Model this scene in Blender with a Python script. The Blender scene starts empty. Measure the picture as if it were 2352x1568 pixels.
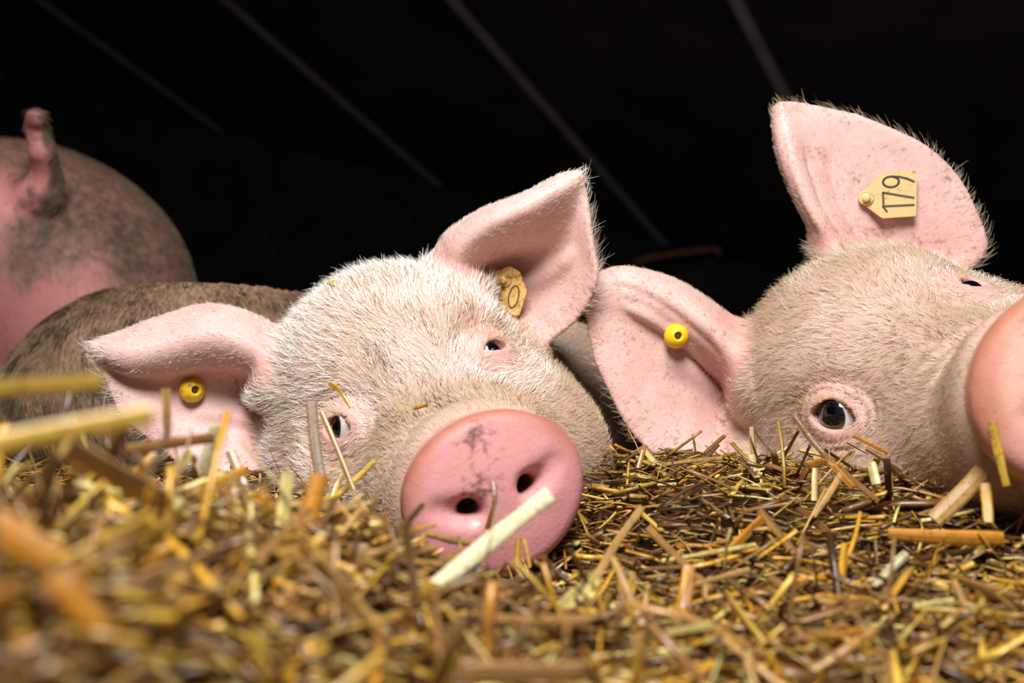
import bpy, bmesh, math
import numpy as np
from mathutils import Matrix, Vector

# ------------------------------------------------------------------ camera
FPX = 2352 * 35 / 36.0
PITCH = math.radians(8)
CAM = np.array([0.0, 0.0, 0.45])
RT = np.array([1.0, 0.0, 0.0])
UP = np.array([0.0, -math.sin(PITCH), math.cos(PITCH)])
FW = np.array([0.0, math.cos(PITCH), math.sin(PITCH)])
scene = bpy.context.scene
COL = scene.collection
cd = bpy.data.cameras.new('camera')
cd.lens = 35; cd.sensor_width = 36; cd.clip_start = 0.01; cd.clip_end = 60
cd.dof.use_dof = True; cd.dof.focus_distance = 0.72; cd.dof.aperture_fstop = 4.9
cam = bpy.data.objects.new('camera', cd); COL.objects.link(cam)
cam.matrix_world = Matrix(((RT[0], UP[0], -FW[0], CAM[0]), (RT[1], UP[1], -FW[1], CAM[1]), (RT[2], UP[2], -FW[2], CAM[2]), (0, 0, 0, 1)))
scene.camera = cam

# ------------------------------------------------------------------ light and exposure
world = bpy.data.worlds.new('world'); scene.world = world; world.use_nodes = True
bg = world.node_tree.nodes['Background']; bg.inputs[0].default_value = (0.80, 0.90, 1.0, 1); bg.inputs[1].default_value = 0.10
def area(name, loc, target, size, power, color):
    ld = bpy.data.lights.new(name, 'AREA'); ld.shape = 'DISK'; ld.size = size; ld.energy = power; ld.color = color
    lo = bpy.data.objects.new(name, ld); COL.objects.link(lo); lo.location = loc
    lo.rotation_euler = (Vector(target) - Vector(loc)).to_track_quat('-Z', 'Y').to_euler()
    return lo
area('flash_light', (-0.05, -0.14, 1.34), (0.02, 0.80, 0.45), 0.55, 30, (1.0, 0.985, 0.965))
scene.cycles.max_bounces = 6; scene.cycles.diffuse_bounces = 3; scene.cycles.glossy_bounces = 2; scene.cycles.transmission_bounces = 2
scene.view_settings.view_transform = 'Standard'; scene.view_settings.look = 'None'
scene.view_settings.exposure = 0.0; scene.view_settings.gamma = 1.0; scene.view_settings.use_curve_mapping = False

# ------------------------------------------------------------------ helpers
def C2W(p):                              # (right, up, forward) of the viewpoint to world
    p = np.asarray(p, float)
    return CAM + p[..., :1] * RT + p[..., 1:2] * UP + p[..., 2:3] * FW
def PX(x, y, d):
    return C2W(np.stack([(np.asarray(x, float) - 1176) / FPX * d, (784 - np.asarray(y, float)) / FPX * d, np.asarray(d, float) + 0 * np.asarray(x, float)], -1))
def nrm(v):
    v = np.asarray(v, float); return v / (np.linalg.norm(v, axis=-1, keepdims=True) + 1e-12)
def tag(o, label=None, cat=None, group=None, kind=None):
    for k, v in (('label', label), ('category', cat), ('group', group), ('kind', kind)):
        if v: o[k] = v
    return o
def mesh_obj(name, V, F, mat=None, parent=None, smooth=True, loc=None):
    V = np.asarray(V, float)
    if loc is not None: V = V - np.asarray(loc)
    me = bpy.data.meshes.new(name)
    if isinstance(F, np.ndarray):
        n, k = F.shape
        me.vertices.add(len(V)); me.vertices.foreach_set('co', V.astype(np.float32).ravel())
        me.loops.add(n * k); me.loops.foreach_set('vertex_index', F.astype(np.int32).ravel())
        me.polygons.add(n); me.polygons.foreach_set('loop_start', np.arange(0, n * k, k, dtype=np.int32))
        me.update(calc_edges=True); me.validate()
    else:
        me.from_pydata([tuple(v) for v in V], [], F); me.update()
    if smooth: me.polygons.foreach_set('use_smooth', np.ones(len(me.polygons), dtype=bool))
    if mat: me.materials.append(mat)
    o = bpy.data.objects.new(name, me); COL.objects.link(o)
    if loc is not None: o.location = tuple(loc)
    if parent is not None:
        o.parent = parent; o.matrix_parent_inverse = Matrix.Translation(parent.location).inverted()
    return o
def add_col(o, name, rgb):
    a = o.data.attributes.new(name, 'FLOAT_COLOR', 'POINT')
    c = np.ones((len(rgb), 4), np.float32); c[:, :3] = rgb
    a.data.foreach_set('color', c.ravel())
def add_float(o, name, v):
    a = o.data.attributes.new(name, 'FLOAT', 'POINT'); a.data.foreach_set('value', np.asarray(v, np.float32))
def tube(path, rad, n=8, flat=1.0, cap=True, up=None, twist=0.0):
    path = np.asarray(path, float); m = len(path)
    rad = np.broadcast_to(np.asarray(rad, float), (m,))
    T = nrm(np.gradient(path, axis=0)); 
    ref = np.array(up if up is not None else ((0, 0, 1) if abs(T[0][2]) < .9 else (1, 0, 0)), float)
    V = []; 
    for i in range(m):
        a = nrm(np.cross(T[i], ref)); b = np.cross(a, T[i])
        for j in range(n):
            q = 2 * math.pi * j / n + twist * i
            V.append(path[i] + rad[i] * (math.cos(q) * a + flat * math.sin(q) * b))
    F = []
    for i in range(m - 1):
        for j in range(n):
            F.append((i * n + j, i * n + (j + 1) % n, (i + 1) * n + (j + 1) % n, (i + 1) * n + j))
    if cap: F.append(tuple(range(n))[::-1]); F.append(tuple(range((m - 1) * n, m * n)))
    return np.array(V), F
def join(parts):
    V, F, o = [], [], 0
    for v, f in parts:
        V.append(np.asarray(v, float)); F += [tuple(i + o for i in q) for q in f]; o += len(v)
    return np.concatenate(V), F
def box(c, ax, ay, az):
    c, ax, ay, az = map(np.asarray, (c, ax, ay, az))
    V = [c + sx * ax + sy * ay + sz * az for sz in (-1, 1) for sy in (-1, 1) for sx in (-1, 1)]
    return np.array(V), [(0, 2, 3, 1), (4, 5, 7, 6), (0, 1, 5, 4), (2, 6, 7, 3), (0, 4, 6, 2), (1, 3, 7, 5)]
def val_noise(P, scale, seed=0, octaves=1):
    """smooth value noise at points, 0..1"""
    out = np.zeros(len(P)); amp, tot = 1.0, 0.0
    for o_ in range(octaves):
        r = np.random.default_rng(seed + 31 * o_); T = r.random((32, 32, 32)).astype(np.float32)
        q = P * scale * 2 ** o_ + 100; i = np.floor(q).astype(int); f = q - i; f = f * f * (3 - 2 * f)
        s = 0
        for a in (0, 1):
            for b in (0, 1):
                for c in (0, 1):
                    wgt = (f[:, 0] if a else 1 - f[:, 0]) * (f[:, 1] if b else 1 - f[:, 1]) * (f[:, 2] if c else 1 - f[:, 2])
                    s = s + wgt * T[(i[:, 0] + a) % 32, (i[:, 1] + b) % 32, (i[:, 2] + c) % 32]
        out += amp * s; tot += amp; amp *= .5
    return out / tot
def sstep(a, b, x):
    t = np.clip((x - a) / (b - a), 0, 1); return t * t * (3 - 2 * t)

# ------------------------------------------------------------------ materials
def new_mat(name, rough=.5, col=(.5, .5, .5), spec=.5):
    m = bpy.data.materials.new(name); m.use_nodes = True
    b = m.node_tree.nodes['Principled BSDF']
    b.inputs['Base Color'].default_value = (*col, 1); b.inputs['Roughness'].default_value = rough
    b.inputs['Specular IOR Level'].default_value = spec
    return m, m.node_tree, b
class NT:
    def __init__(s, nt): s.nt = nt
    def n(s, t, **kw):
        x = s.nt.nodes.new(t)
        for k, v in kw.items(): setattr(x, k, v)
        return x
    def l(s, a, b): s.nt.links.new(a, b)
    def noise(s, vec, scale, detail=3, rough=.6):
        x = s.n('ShaderNodeTexNoise'); x.inputs['Scale'].default_value = scale; x.inputs['Detail'].default_value = detail; x.inputs['Roughness'].default_value = rough
        if vec is not None: s.l(vec, x.inputs['Vector'])
        return x.outputs['Fac']
    def ramp(s, fac, stops):
        x = s.n('ShaderNodeValToRGB'); e = x.color_ramp.elements
        while len(e) < len(stops): e.new(.5)
        for k, (p, c) in enumerate(stops):
            e[k].position = p; e[k].color = (*c, 1) if len(c) == 3 else c
        s.l(fac, x.inputs['Fac']); return x.outputs['Color']
    def math(s, op, a, b=None, clamp=False):
        x = s.n('ShaderNodeMath', operation=op, use_clamp=clamp)
        for i, v in enumerate((a, b)):
            if v is None: continue
            if isinstance(v, (int, float)): x.inputs[i].default_value = v
            else: s.l(v, x.inputs[i])
        return x.outputs[0]
    def mix(s, fac, a, b, mode='MIX'):
        x = s.n('ShaderNodeMix', data_type='RGBA', blend_type=mode)
        for sk, v in (('Factor', fac),):
            if isinstance(v, (int, float)): x.inputs[0].default_value = v
            else: s.l(v, x.inputs[0])
        for i, v in ((6, a), (7, b)):
            if isinstance(v, tuple): x.inputs[i].default_value = (*v, 1)
            else: s.l(v, x.inputs[i])
        return x.outputs[2]
    def attr(s, name):
        return s.n('ShaderNodeAttribute', attribute_name=name)
    def bump(s, h, strength, dist, b):
        x = s.n('ShaderNodeBump'); x.inputs['Strength'].default_value = strength; x.inputs['Distance'].default_value = dist
        s.l(h, x.inputs['Height']); s.l(x.outputs[0], b.inputs['Normal'])

def skin_material(name, dirt_col=(.10, .055, .03), speck=230., sss=0.):
    m, nt, b = new_mat(name, .55, spec=.35); N = NT(nt)
    co = N.n('ShaderNodeTexCoord').outputs['Object']
    base = N.attr('skin').outputs['Color']; dirt = N.attr('dirt').outputs['Fac']; wet = N.attr('wet').outputs['Fac']
    mott = N.noise(co, 60, 4); c1 = N.mix(N.math('MULTIPLY', N.ramp(mott, [(.4, (0, 0, 0)), (.75, (1, 1, 1))]), .40), base, (.58, .26, .24))
    sp = N.noise(co, speck, 5, .65); big = N.noise(co, speck * .18, 3, .55)
    spf = N.math('ADD', N.math('MULTIPLY', sp, .66), N.math('MULTIPLY', big, .34))
    th = N.math('ADD', spf, N.math('MULTIPLY', N.math('SUBTRACT', dirt, 1.0), .22))
    df = N.ramp(th, [(.46, (0, 0, 0)), (.62, (1, 1, 1))])
    c2 = N.mix(N.math('MULTIPLY', df, .80), c1, dirt_col)
    N.l(c2, b.inputs['Base Color'])
    N.l(N.math('SUBTRACT', .56, N.math('MULTIPLY', wet, .30)), b.inputs['Roughness'])
    b.inputs['Subsurface Weight'].default_value = sss; b.inputs['Subsurface Radius'].default_value = (1.0, .45, .35); b.inputs['Subsurface Scale'].default_value = .004
    h = N.math('ADD', N.noise(co, 420, 3), N.math('MULTIPLY', N.noise(co, 130, 3), 1.2))
    N.bump(h, .30, .001, b)
    return m
def hair_material(name):
    m, nt, b = new_mat(name, .45, spec=.4); N = NT(nt)
    N.l(N.attr('hair_col').outputs['Color'], b.inputs['Base Color'])
    return m
M_skin = skin_material('pink_skin'); M_hair = hair_material('bristles')
M_mud = skin_material('muddy_skin', dirt_col=(.055, .042, .026), speck=70., sss=0.)

# ------------------------------------------------------------------ signed distance modelling
def ell(P, c, r):
    q = P - np.asarray(c, np.float32); r = np.asarray(r, np.float32)
    k0 = np.sqrt(((q / r) ** 2).sum(1)); k1 = np.sqrt(((q / r ** 2) ** 2).sum(1)) + 1e-9
    return k0 * (k0 - 1) / k1
def rcone(P, a, b, ra, rb):
    a = np.asarray(a, np.float32); b = np.asarray(b, np.float32); ab = b - a
    t = np.clip(((P - a) @ ab) / (ab @ ab), 0, 1)
    return np.sqrt((((P - a) - t[:, None] * ab) ** 2).sum(1)) - (ra + (rb - ra) * t)
def smin(a, b, k):
    h = np.maximum(k - np.abs(a - b), 0) / k; return np.minimum(a, b) - h * h * k * .25
def smax(a, b, k): return -smin(-a, -b, k)
def surface_nets(Fd, org, h):
    S = Fd < 0
    c = np.zeros(tuple(n - 1 for n in Fd.shape), np.uint8)
    for dx in (0, 1):
        for dy in (0, 1):
            for dz in (0, 1):
                c += S[dx:Fd.shape[0] - 1 + dx, dy:Fd.shape[1] - 1 + dy, dz:Fd.shape[2] - 1 + dz]
    act = np.argwhere((c > 0) & (c < 8)); idx = -np.ones(c.shape, np.int32); idx[tuple(act.T)] = np.arange(len(act))
    acc = np.zeros((len(act), 3)); cnt = np.zeros(len(act))
    for ax in range(3):
        o1, o2 = [i for i in range(3) if i != ax]
        for u in (0, 1):
            for v in (0, 1):
                off = np.zeros(3, int); off[o1] = u; off[o2] = v; e = np.zeros(3, int); e[ax] = 1
                A = Fd[tuple((act + off).T)]; B = Fd[tuple((act + off + e).T)]
                m = (A < 0) != (B < 0); t = A[m] / (A[m] - B[m])
                p = np.tile(off.astype(float), (m.sum(), 1)); p[:, ax] += t
                acc[m] += p; cnt[m] += 1
    V = org + h * (act + acc / cnt[:, None])
    Q = []
    for ax in range(3):
        sl0 = [slice(None)] * 3; sl1 = [slice(None)] * 3; sl0[ax] = slice(0, -1); sl1[ax] = slice(1, None)
        A = S[tuple(sl0)]; B = S[tuple(sl1)]
        e = np.argwhere(A != B); o1, o2 = (ax + 1) % 3, (ax + 2) % 3
        ok = (e[:, o1] > 0) & (e[:, o2] > 0) & (e[:, o1] < Fd.shape[o1] - 1) & (e[:, o2] < Fd.shape[o2] - 1); e = e[ok]
        def cell(a_, b_):
            q = e.copy(); q[:, o1] -= a_; q[:, o2] -= b_; return idx[tuple(q.T)]
        q = np.stack([cell(1, 1), cell(0, 1), cell(0, 0), cell(1, 0)], 1)
        neg = A[tuple(e.T)]; q[~neg] = q[~neg][:, ::-1]
        Q.append(q)
    return V, np.concatenate(Q)
def eval_grid(fn, lo, hi, h, ears=None, B=8):
    """dense field on a grid; fn only evaluated in blocks near the surface"""
    lo = np.asarray(lo, float); n = (np.ceil((np.asarray(hi) - lo) / h / B).astype(int)) * B
    nb = n // B
    EAR = None; EID = None
    if ears is not None:
        EAR = np.full(tuple(n), .03, np.float32); EID = -np.ones(tuple(n), np.int32); m = int(.016 / h)
        r = np.arange(-m, m + 1); gx, gy, gz = np.meshgrid(r, r, r, indexing='ij')
        for k, (p, rad) in enumerate(zip(ears['P'], ears['R'])):
            g = (p - lo) / h; i = np.round(g).astype(int)
            if (i < m).any() or (i >= n - m).any(): continue
            f = i - g
            d = (np.sqrt((gx + f[0]) ** 2 + (gy + f[1]) ** 2 + (gz + f[2]) ** 2) * h - rad).astype(np.float32)
            s = tuple(slice(i[a] - m, i[a] + m + 1) for a in range(3))
            w = d < EAR[s]; EAR[s][w] = d[w]; EID[s][w] = k
    ctr = np.stack(np.meshgrid(*[np.arange(k) for k in nb], indexing='ij'), -1).reshape(-1, 3)
    cp = (lo + h * (ctr * B + (B - 1) / 2)).astype(np.float32)
    fv = np.concatenate([fn(cp[i:i + 400000], None) for i in range(0, len(cp), 400000)])
    act = np.abs(fv) < h * B * .87 * 1.7 + .004
    if EAR is not None:
        em = EAR.reshape(nb[0], B, nb[1], B, nb[2], B).min(axis=(1, 3, 5)).reshape(-1); act |= em < h * 2.5
    D = np.repeat(np.repeat(np.repeat(fv.reshape(tuple(nb)), B, 0), B, 1), B, 2).astype(np.float32)
    if EAR is not None: D = np.minimum(D, EAR)
    a = ctr[act]; off = np.stack(np.meshgrid(*[np.arange(B)] * 3, indexing='ij'), -1).reshape(-1, 3)
    for i in range(0, len(a), 800):
        ii = (a[i:i + 800, None, :] * B + off[None]).reshape(-1, 3); t = tuple(ii.T)
        D[t] = fn((lo + h * ii).astype(np.float32), EAR[t] if EAR is not None else None)
    return D, lo, EID

# ---- ear sheets: control points are given as picture position and distance, then interpolated
def catmull(ctrl, u):
    """ctrl (n,...) sampled at u in 0..1"""
    n = len(ctrl); x = np.clip(u, 0, 1) * (n - 1); i = np.minimum(x.astype(int), n - 2); f = (x - i).reshape(-1, *([1] * (ctrl.ndim - 1)))
    g = lambda j: ctrl[np.clip(j, 0, n - 1)]
    p0 = np.where((i == 0).reshape(f.shape), 2 * g(i) - g(i + 1), g(i - 1)); p3 = np.where((i == n - 2).reshape(f.shape), 2 * g(i + 1) - g(i), g(i + 2))
    p1, p2 = g(i), g(i + 1)
    return .5 * (2 * p1 + (p2 - p0) * f + (2 * p0 - 5 * p1 + 4 * p2 - p3) * f ** 2 + (3 * p1 - p0 - 3 * p2 + p3) * f ** 3)
def make_ear(rows, ridges=(), ns=90, ntt=110, r_mid=.0042, r_edge=.0024):
    A = np.array([[PX(*p) for p in r] for r in rows])                # (s, t, 3)
    s = np.linspace(0, 1, ns); t = np.linspace(0, 1, ntt)
    B = catmull(A, s); G = catmull(B.transpose(1, 0, 2), t).transpose(1, 0, 2)
    ds = np.gradient(G, axis=0); dt = np.gradient(G, axis=1); N = nrm(np.cross(ds, dt))
    view = nrm(CAM - G.mean((0, 1)))
    if (N[ns // 3:-ns // 4, ntt // 2:-ntt // 8] @ view).mean() < 0: N = -N
    SS, TT = np.meshgrid(s, t, indexing='ij')
    for (t0, s0, s1, w, a) in ridges:                                # raised ribs of cartilage running base to tip
        tc = t0[0] + (t0[1] - t0[0]) * SS
        G = G + (a * np.exp(-((TT - tc) / w) ** 2) * sstep(s0, s0 + .12, SS) * (1 - sstep(s1 - .15, s1, SS)))[..., None] * N
    edge = np.minimum(np.minimum(TT, 1 - TT) * 7, (1 - SS) * 6); R = r_edge + (r_mid - r_edge) * np.clip(edge, 0, 1)
    R = R + .004 * (1 - sstep(0, .18, SS))
    return dict(P=G.reshape(-1, 3), N=N.reshape(-1, 3), R=R.ravel(), S=SS.ravel(), T=TT.ravel(), D=nrm(ds).reshape(-1, 3), E=nrm(dt).reshape(-1, 3))
def ear_at(ear, x, y):
    p = ear['P'] - CAM; d = p @ FW; px = 1176 + FPX * (p @ RT) / d; py = 784 - FPX * (p @ UP) / d
    k = np.argmin((px - x) ** 2 + (py - y) ** 2 + (d * 120) ** 2); return ear['P'][k], ear['N'][k], d[k], k

# ---- the pig's head, in its own frame: X out of the nose, Y to its left, Z up, origin between the eyes
DISC_C = np.array([.188, 0, -.045]); DISC_N = nrm([1, 0, .06]); DISC_U = np.array([-DISC_N[2], 0, DISC_N[0]])
def head_sdf(l, cfg):
    y = np.abs(l[:, 1]); Q = l.copy(); Q[:, 1] = y                    # symmetric
    d = ell(Q, (-.088, 0, .002), (.113, .098, .095))
    d = smin(d, ell(Q, (-.068, .043, .027), (.066, .040, .037)), .03)      # brow
    d = smin(d, rcone(Q, (-.03, 0, -.014), (.09, 0, -.050), .056, .038), .040)
    d = smin(d, rcone(Q, (-.03, .024, -.053), (.125, .020, -.062), .056, .044), .03)
    d = smin(d, ell(Q, (.143, 0, -.045), (.046, .0535, .048)), .016)     # muzzle
    d = smin(d, rcone(Q, (-.08, 0, -.085), (.125, 0, -.078), .078, .034), .04)   # jaw
    d = smin(d, ell(Q, (-.055, .078, -.088), (.105, .066, .075)), .05)  # jowl
    d = smin(d, rcone(Q, (.004, .056, -.038), (-.06, .075, -.03), .022, .03), .035)   # cheekbone
    # transverse folds on the bridge
    w = np.exp(-((Q[:, 0] - .098) / .022) ** 2) * sstep(-.03, 0, Q[:, 2] + .0) * np.exp(-(y / .05) ** 2)
    d = d + .0022 * w * np.sin((Q[:, 0] - .6 * Q[:, 2]) * 2 * np.pi / .021)
    w = np.exp(-((Q[:, 0] - .157) / .006) ** 2) * sstep(-.08, -.03, Q[:, 2]); d = d + .003 * w
    # snout disc
    q = Q - DISC_C.astype(np.float32); ww = q @ DISC_N.astype(np.float32); zz = q @ DISC_U.astype(np.float32)
    ds = cfg.get('disc', 1.0); ry = .0560 * ds - .05 * np.clip(-zz, 0, .05) * .25; rz = np.where(zz > 0, .0455, .051) * ds
    k = np.sqrt((y / ry) ** 2 + (zz / rz) ** 2); dr = (k - 1) * .046
    ww = ww + .006 * k ** 2
    qa = dr + .0065; qb = np.abs(ww + .002) - .0105 + .0065
    dd = np.minimum(np.maximum(qa, qb), 0) + np.sqrt(np.maximum(qa, 0) ** 2 + np.maximum(qb, 0) ** 2) - .0065
    d = smin(d, dd, .012)
    # nostrils
    def D2(yy, z, w): return DISC_C + np.array([0, yy, 0]) + DISC_U * z + DISC_N * w
    d = smax(d, -rcone(Q, D2(.0205, -.006, .02), D2(.017, -.004, -.03), .0078, .006), .006)
    d = smax(d, -rcone(Q, D2(.0215, -.004, .0075), D2(.037, .003, .0085), .0062, .0032), .009)
    d = smin(d, ell(Q, D2(.026, -.014, -.004), (.008, .013, .0075)), .007)
    return d
def eye_frames(cfg):
    out = []
    for sgn, e in ((1, cfg['eyes'][0]), (-1, cfg['eyes'][1])):
        n = nrm([e.get('nx', .52), .78 * sgn, e.get('nz', .32)]); p = np.array([e.get('x', .003), e.get('y', .060) * sgn, e.get('z', .0)]) - .03 * n
        for _ in range(60):
            f = head_sdf(p[None].astype(np.float32), cfg)[0]
            if abs(f) < 2e-5: break
            p = p - n * f * .8
        u = nrm(np.cross([0, 0, 1], n)) * sgn                          # towards the nose?
        if u[0] < 0: u = -u
        v = np.cross(n, u); v = v if v[2] > 0 else -v
        a = math.radians(e.get('tilt', -12)); u, v = u * math.cos(a) + v * math.sin(a), v * math.cos(a) - u * math.sin(a)
        out.append(dict(p=p, n=n, u=u, v=v, **e))
    return out
def pig_fn(cfg):
    R, T, S = cfg['R'], cfg['T'], cfg['S']; ef = eye_frames(cfg); cfg['ef'] = ef
    R32 = R.astype(np.float32)
    def fn(P, ear):
        l = ((P - T.astype(np.float32)) @ R32) / S
        d = head_sdf(l, cfg) * S
        for (a, b, ra, rb, k) in cfg['body']: d = smin(d, rcone(P, a, b, ra, rb), k)
        if ear is not None: d = smin(d, ear, .016)
        for e in ef:                                                   # lids, sockets and folds
            q = l - e['p'].astype(np.float32); u = q @ e['u'].astype(np.float32); v = q @ e['v'].astype(np.float32); w = q @ e['n'].astype(np.float32)
            near = (u * u + v * v + w * w) < .06 ** 2
            if not near.any(): continue
            u, v, w = u[near], v[near], w[near]; dn = d[near] / S
            rho = np.sqrt((u * .8) ** 2 + (v * 1.15) ** 2)
            dn = dn + .0022 * np.exp(-((rho - .027) / .008) ** 2)        # hollow round the lids
            dn = smin(dn, np.sqrt((u * .72) ** 2 + (v) ** 2 + (w + .0105) ** 2) - .0150, .012)
            dn = dn + .0011 * np.sin(rho * 2 * np.pi / .0062 + 1.2 * np.sin(u * 160)) * np.exp(-((rho - .025) / .009) ** 2)
            ho = e['open']; a = e.get('a', .0125); tt = np.clip(u / a, -1, 1)
            vc = v - e.get('arch', .0015) * (1 - tt ** 2)
            cut = np.maximum(np.abs(vc) - ho * (1 - tt ** 2) ** .8, np.abs(u) - a); cut = np.maximum(cut, -w - .016)
            dn = smax(dn, -cut, .0022)
            d[near] = dn * S
        return d
    return fn

def build_pig(name, cfg, fine_box, h, coarse=None, hc=.008):
    fn = pig_fn(cfg); ears = cfg['ears']
    cat = {k: np.concatenate([e[k] for e in ears]) for k in ears[0]} if ears else None
    D, lo, EID = eval_grid(fn, fine_box[0], fine_box[1], h, cat)
    V, F = surface_nets(D, lo, h)
    gi = np.clip(np.round((V - lo) / h).astype(int), 0, np.array(D.shape) - 1)
    eid = EID[tuple(gi.T)] if EID is not None else -np.ones(len(V), int)
    nf = len(V)
    if coarse is not None:
        Dc, loc_, _ = eval_grid(fn, coarse[0], coarse[1], hc, None)
        Vc, Fc = surface_nets(Dc, loc_, hc)
        cen = Vc[Fc].mean(1); b0 = np.asarray(fine_box[0]) + hc; b1 = lo + h * (np.array(D.shape) - 1) - hc
        keep = ~((cen > b0) & (cen < b1)).all(1); Fc = Fc[keep]
        F = np.concatenate([F, Fc + nf]); V = np.concatenate([V, Vc]); eid = np.concatenate([eid, -np.ones(len(Vc), int)])
    used = np.zeros(len(V), bool); used[F.ravel()] = True; remap = np.cumsum(used) - 1
    V = V[used]; F = remap[F]; eid = eid[used]
    # vertex normals
    fnorm = np.cross(V[F[:, 2]] - V[F[:, 0]], V[F[:, 3]] - V[F[:, 1]]); VN = np.zeros_like(V)
    for k in range(4): np.add.at(VN, F[:, k], fnorm)
    VN = nrm(VN)
    cfg['V'], cfg['F'], cfg['VN'], cfg['eid'], cfg['cat'] = V, F, VN, eid, cat
    L = ((V - cfg['T']) @ cfg['R']) / cfg['S']; cfg['L'] = L
    # ear coordinates
    on = np.zeros(len(V)); inner = np.zeros(len(V)); es = np.zeros(len(V)); et = np.zeros(len(V))
    if cat is not None:
        ok = eid >= 0; k = eid[ok]
        dist = np.linalg.norm(V[ok] - cat['P'][k], axis=1) - cat['R'][k]
        on[ok] = (1 - sstep(.002, .007, dist)) * sstep(.0, .10, cat['S'][k]); inner[ok] = sstep(-.3, .5, ((V[ok] - cat['P'][k]) * cat['N'][k]).sum(1) / .004)
        es[ok] = cat['S'][k]; et[ok] = cat['T'][k]
    cfg.update(on=on, inner=inner, es=es, et=et)
    return cfg
def hair_curves(name, P, D1, D2, length, rad, col, mat, parent, npt=5):
    """one curve per root; D1 direction at root, D2 at tip"""
    n = len(P); t = np.linspace(0, 1, npt)
    pos = P[:, None, :] + length[:, None, None] * (D1[:, None, :] * (t - .5 * t * t)[None, :, None] + D2[:, None, :] * (.5 * t * t)[None, :, None])
    hc = bpy.data.hair_curves.new(name); hc.add_curves([npt] * n)
    loc = np.array(parent.location)
    hc.attributes['position'].data.foreach_set('vector', (pos - loc).astype(np.float32).ravel()) if 'position' in hc.attributes else hc.points.foreach_set('position', (pos - loc).astype(np.float32).ravel())
    ra = hc.attributes.get('radius') or hc.attributes.new('radius', 'FLOAT', 'POINT')
    ra.data.foreach_set('value', (rad[:, None] * (1 - .75 * t ** 1.5)[None]).astype(np.float32).ravel())
    ca = hc.attributes.new('hair_col', 'FLOAT_COLOR', 'CURVE'); c = np.ones((n, 4), np.float32); c[:, :3] = col
    ca.data.foreach_set('color', c.ravel())
    hc.materials.append(mat)
    o = bpy.data.objects.new(name, hc); COL.objects.link(o); o.parent = parent; o.location = (0, 0, 0)
    return o
def sample_faces(V, F, VN, dens, n, rng):
    a = np.linalg.norm(np.cross(V[F[:, 2]] - V[F[:, 0]], V[F[:, 3]] - V[F[:, 1]]), axis=1) * dens[F].mean(1)
    k = rng.choice(len(F), n, p=a / a.sum()); w = rng.dirichlet((1, 1, 1, 1), n)
    q = F[k]; return (V[q] * w[..., None]).sum(1), nrm((VN[q] * w[..., None]).sum(1)), q[np.arange(n), w.argmax(1)]

LIN = lambda r, g, b: tuple(((c / 255) / 12.92 if c / 255 < .04045 else ((c / 255 + .055) / 1.055) ** 2.4) for c in (r, g, b))

# ------------------------------------------------------------------ the two pigs whose faces show
CAMB = np.stack([RT, UP, -FW], 1)
def pose(Rc, tc):
    return CAMB @ np.array(Rc), C2W((tc[0], tc[1], -tc[2]))
R1, T1 = pose([[0.26648189, 0.90862837, -0.32153055], [-0.04288472, 0.34444049, 0.93782816], [0.96288541, -0.23612547, 0.13075342]], (-0.0742, -0.0371, -0.7596))
R2, T2 = pose([[-0.04942349, 0.77272871, -0.63280933], [0.15436876, 0.63188027, 0.75953776], [0.98677637, -0.06014699, -0.1505149]], (0.2890, -0.0137, -0.7368))
def HW(R, T, l, S=1.0): return T + S * (R @ np.asarray(l, float))

ear1R = make_ear([
 [(1015, 600, .86), (1003, 618, .84), (1050, 645, .815), (1115, 660, .83), (1120, 640, .872), (1165, 700, .862), (1185, 782, .842)],
 [(1040, 540, .86), (1028, 548, .835), (1050, 580, .803), (1085, 612, .82), (1125, 620, .87), (1205, 680, .855), (1240, 788, .83)],
 [(1115, 500, .84), (1108, 490, .82), (1112, 520, .792), (1140, 565, .815), (1190, 590, .85), (1270, 650, .838), (1325, 728, .815)],
 [(1210, 465, .825), (1205, 452, .81), (1210, 475, .788), (1235, 520, .808), (1275, 555, .826), (1325, 595, .818), (1368, 640, .80)],
 [(1290, 422, .815), (1286, 411, .803), (1290, 430, .79), (1305, 462, .80), (1320, 490, .808), (1340, 515, .806), (1358, 550, .80)],
 [(1334, 405, .80), (1333, 396, .797), (1334, 402, .795), (1336, 412, .795), (1338, 422, .797), (1340, 432, .798), (1344, 450, .80)]],
 ridges=[((.80, .80), .1, .7, .035, .005)])
ear1L = make_ear([
 [(650, 790, .835), (656, 850, .815), (628, 895, .785), (598, 910, .80), (585, 915, .838), (600, 1000, .83), (640, 1090, .80)],
 [(605, 748, .84), (616, 752, .825), (592, 800, .79), (575, 845, .80), (550, 875, .832), (560, 980, .83), (590, 1090, .80)],
 [(500, 725, .84), (490, 709, .82), (490, 765, .785), (490, 830, .797), (485, 860, .822), (490, 960, .825), (510, 1080, .80)],
 [(390, 750, .83), (380, 733, .815), (385, 785, .785), (390, 840, .793), (395, 870, .814), (400, 950, .815), (420, 1060, .80)],
 [(290, 785, .82), (285, 768, .81), (288, 803, .782), (295, 845, .785), (310, 865, .805), (320, 930, .80), (350, 1010, .80)],
 [(215, 800, .80), (210, 790, .797), (212, 800, .79), (218, 815, .79), (232, 840, .795), (250, 880, .795), (280, 950, .795)]],
 ridges=[((.80, .86), .05, .55, .03, .004)])
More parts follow.
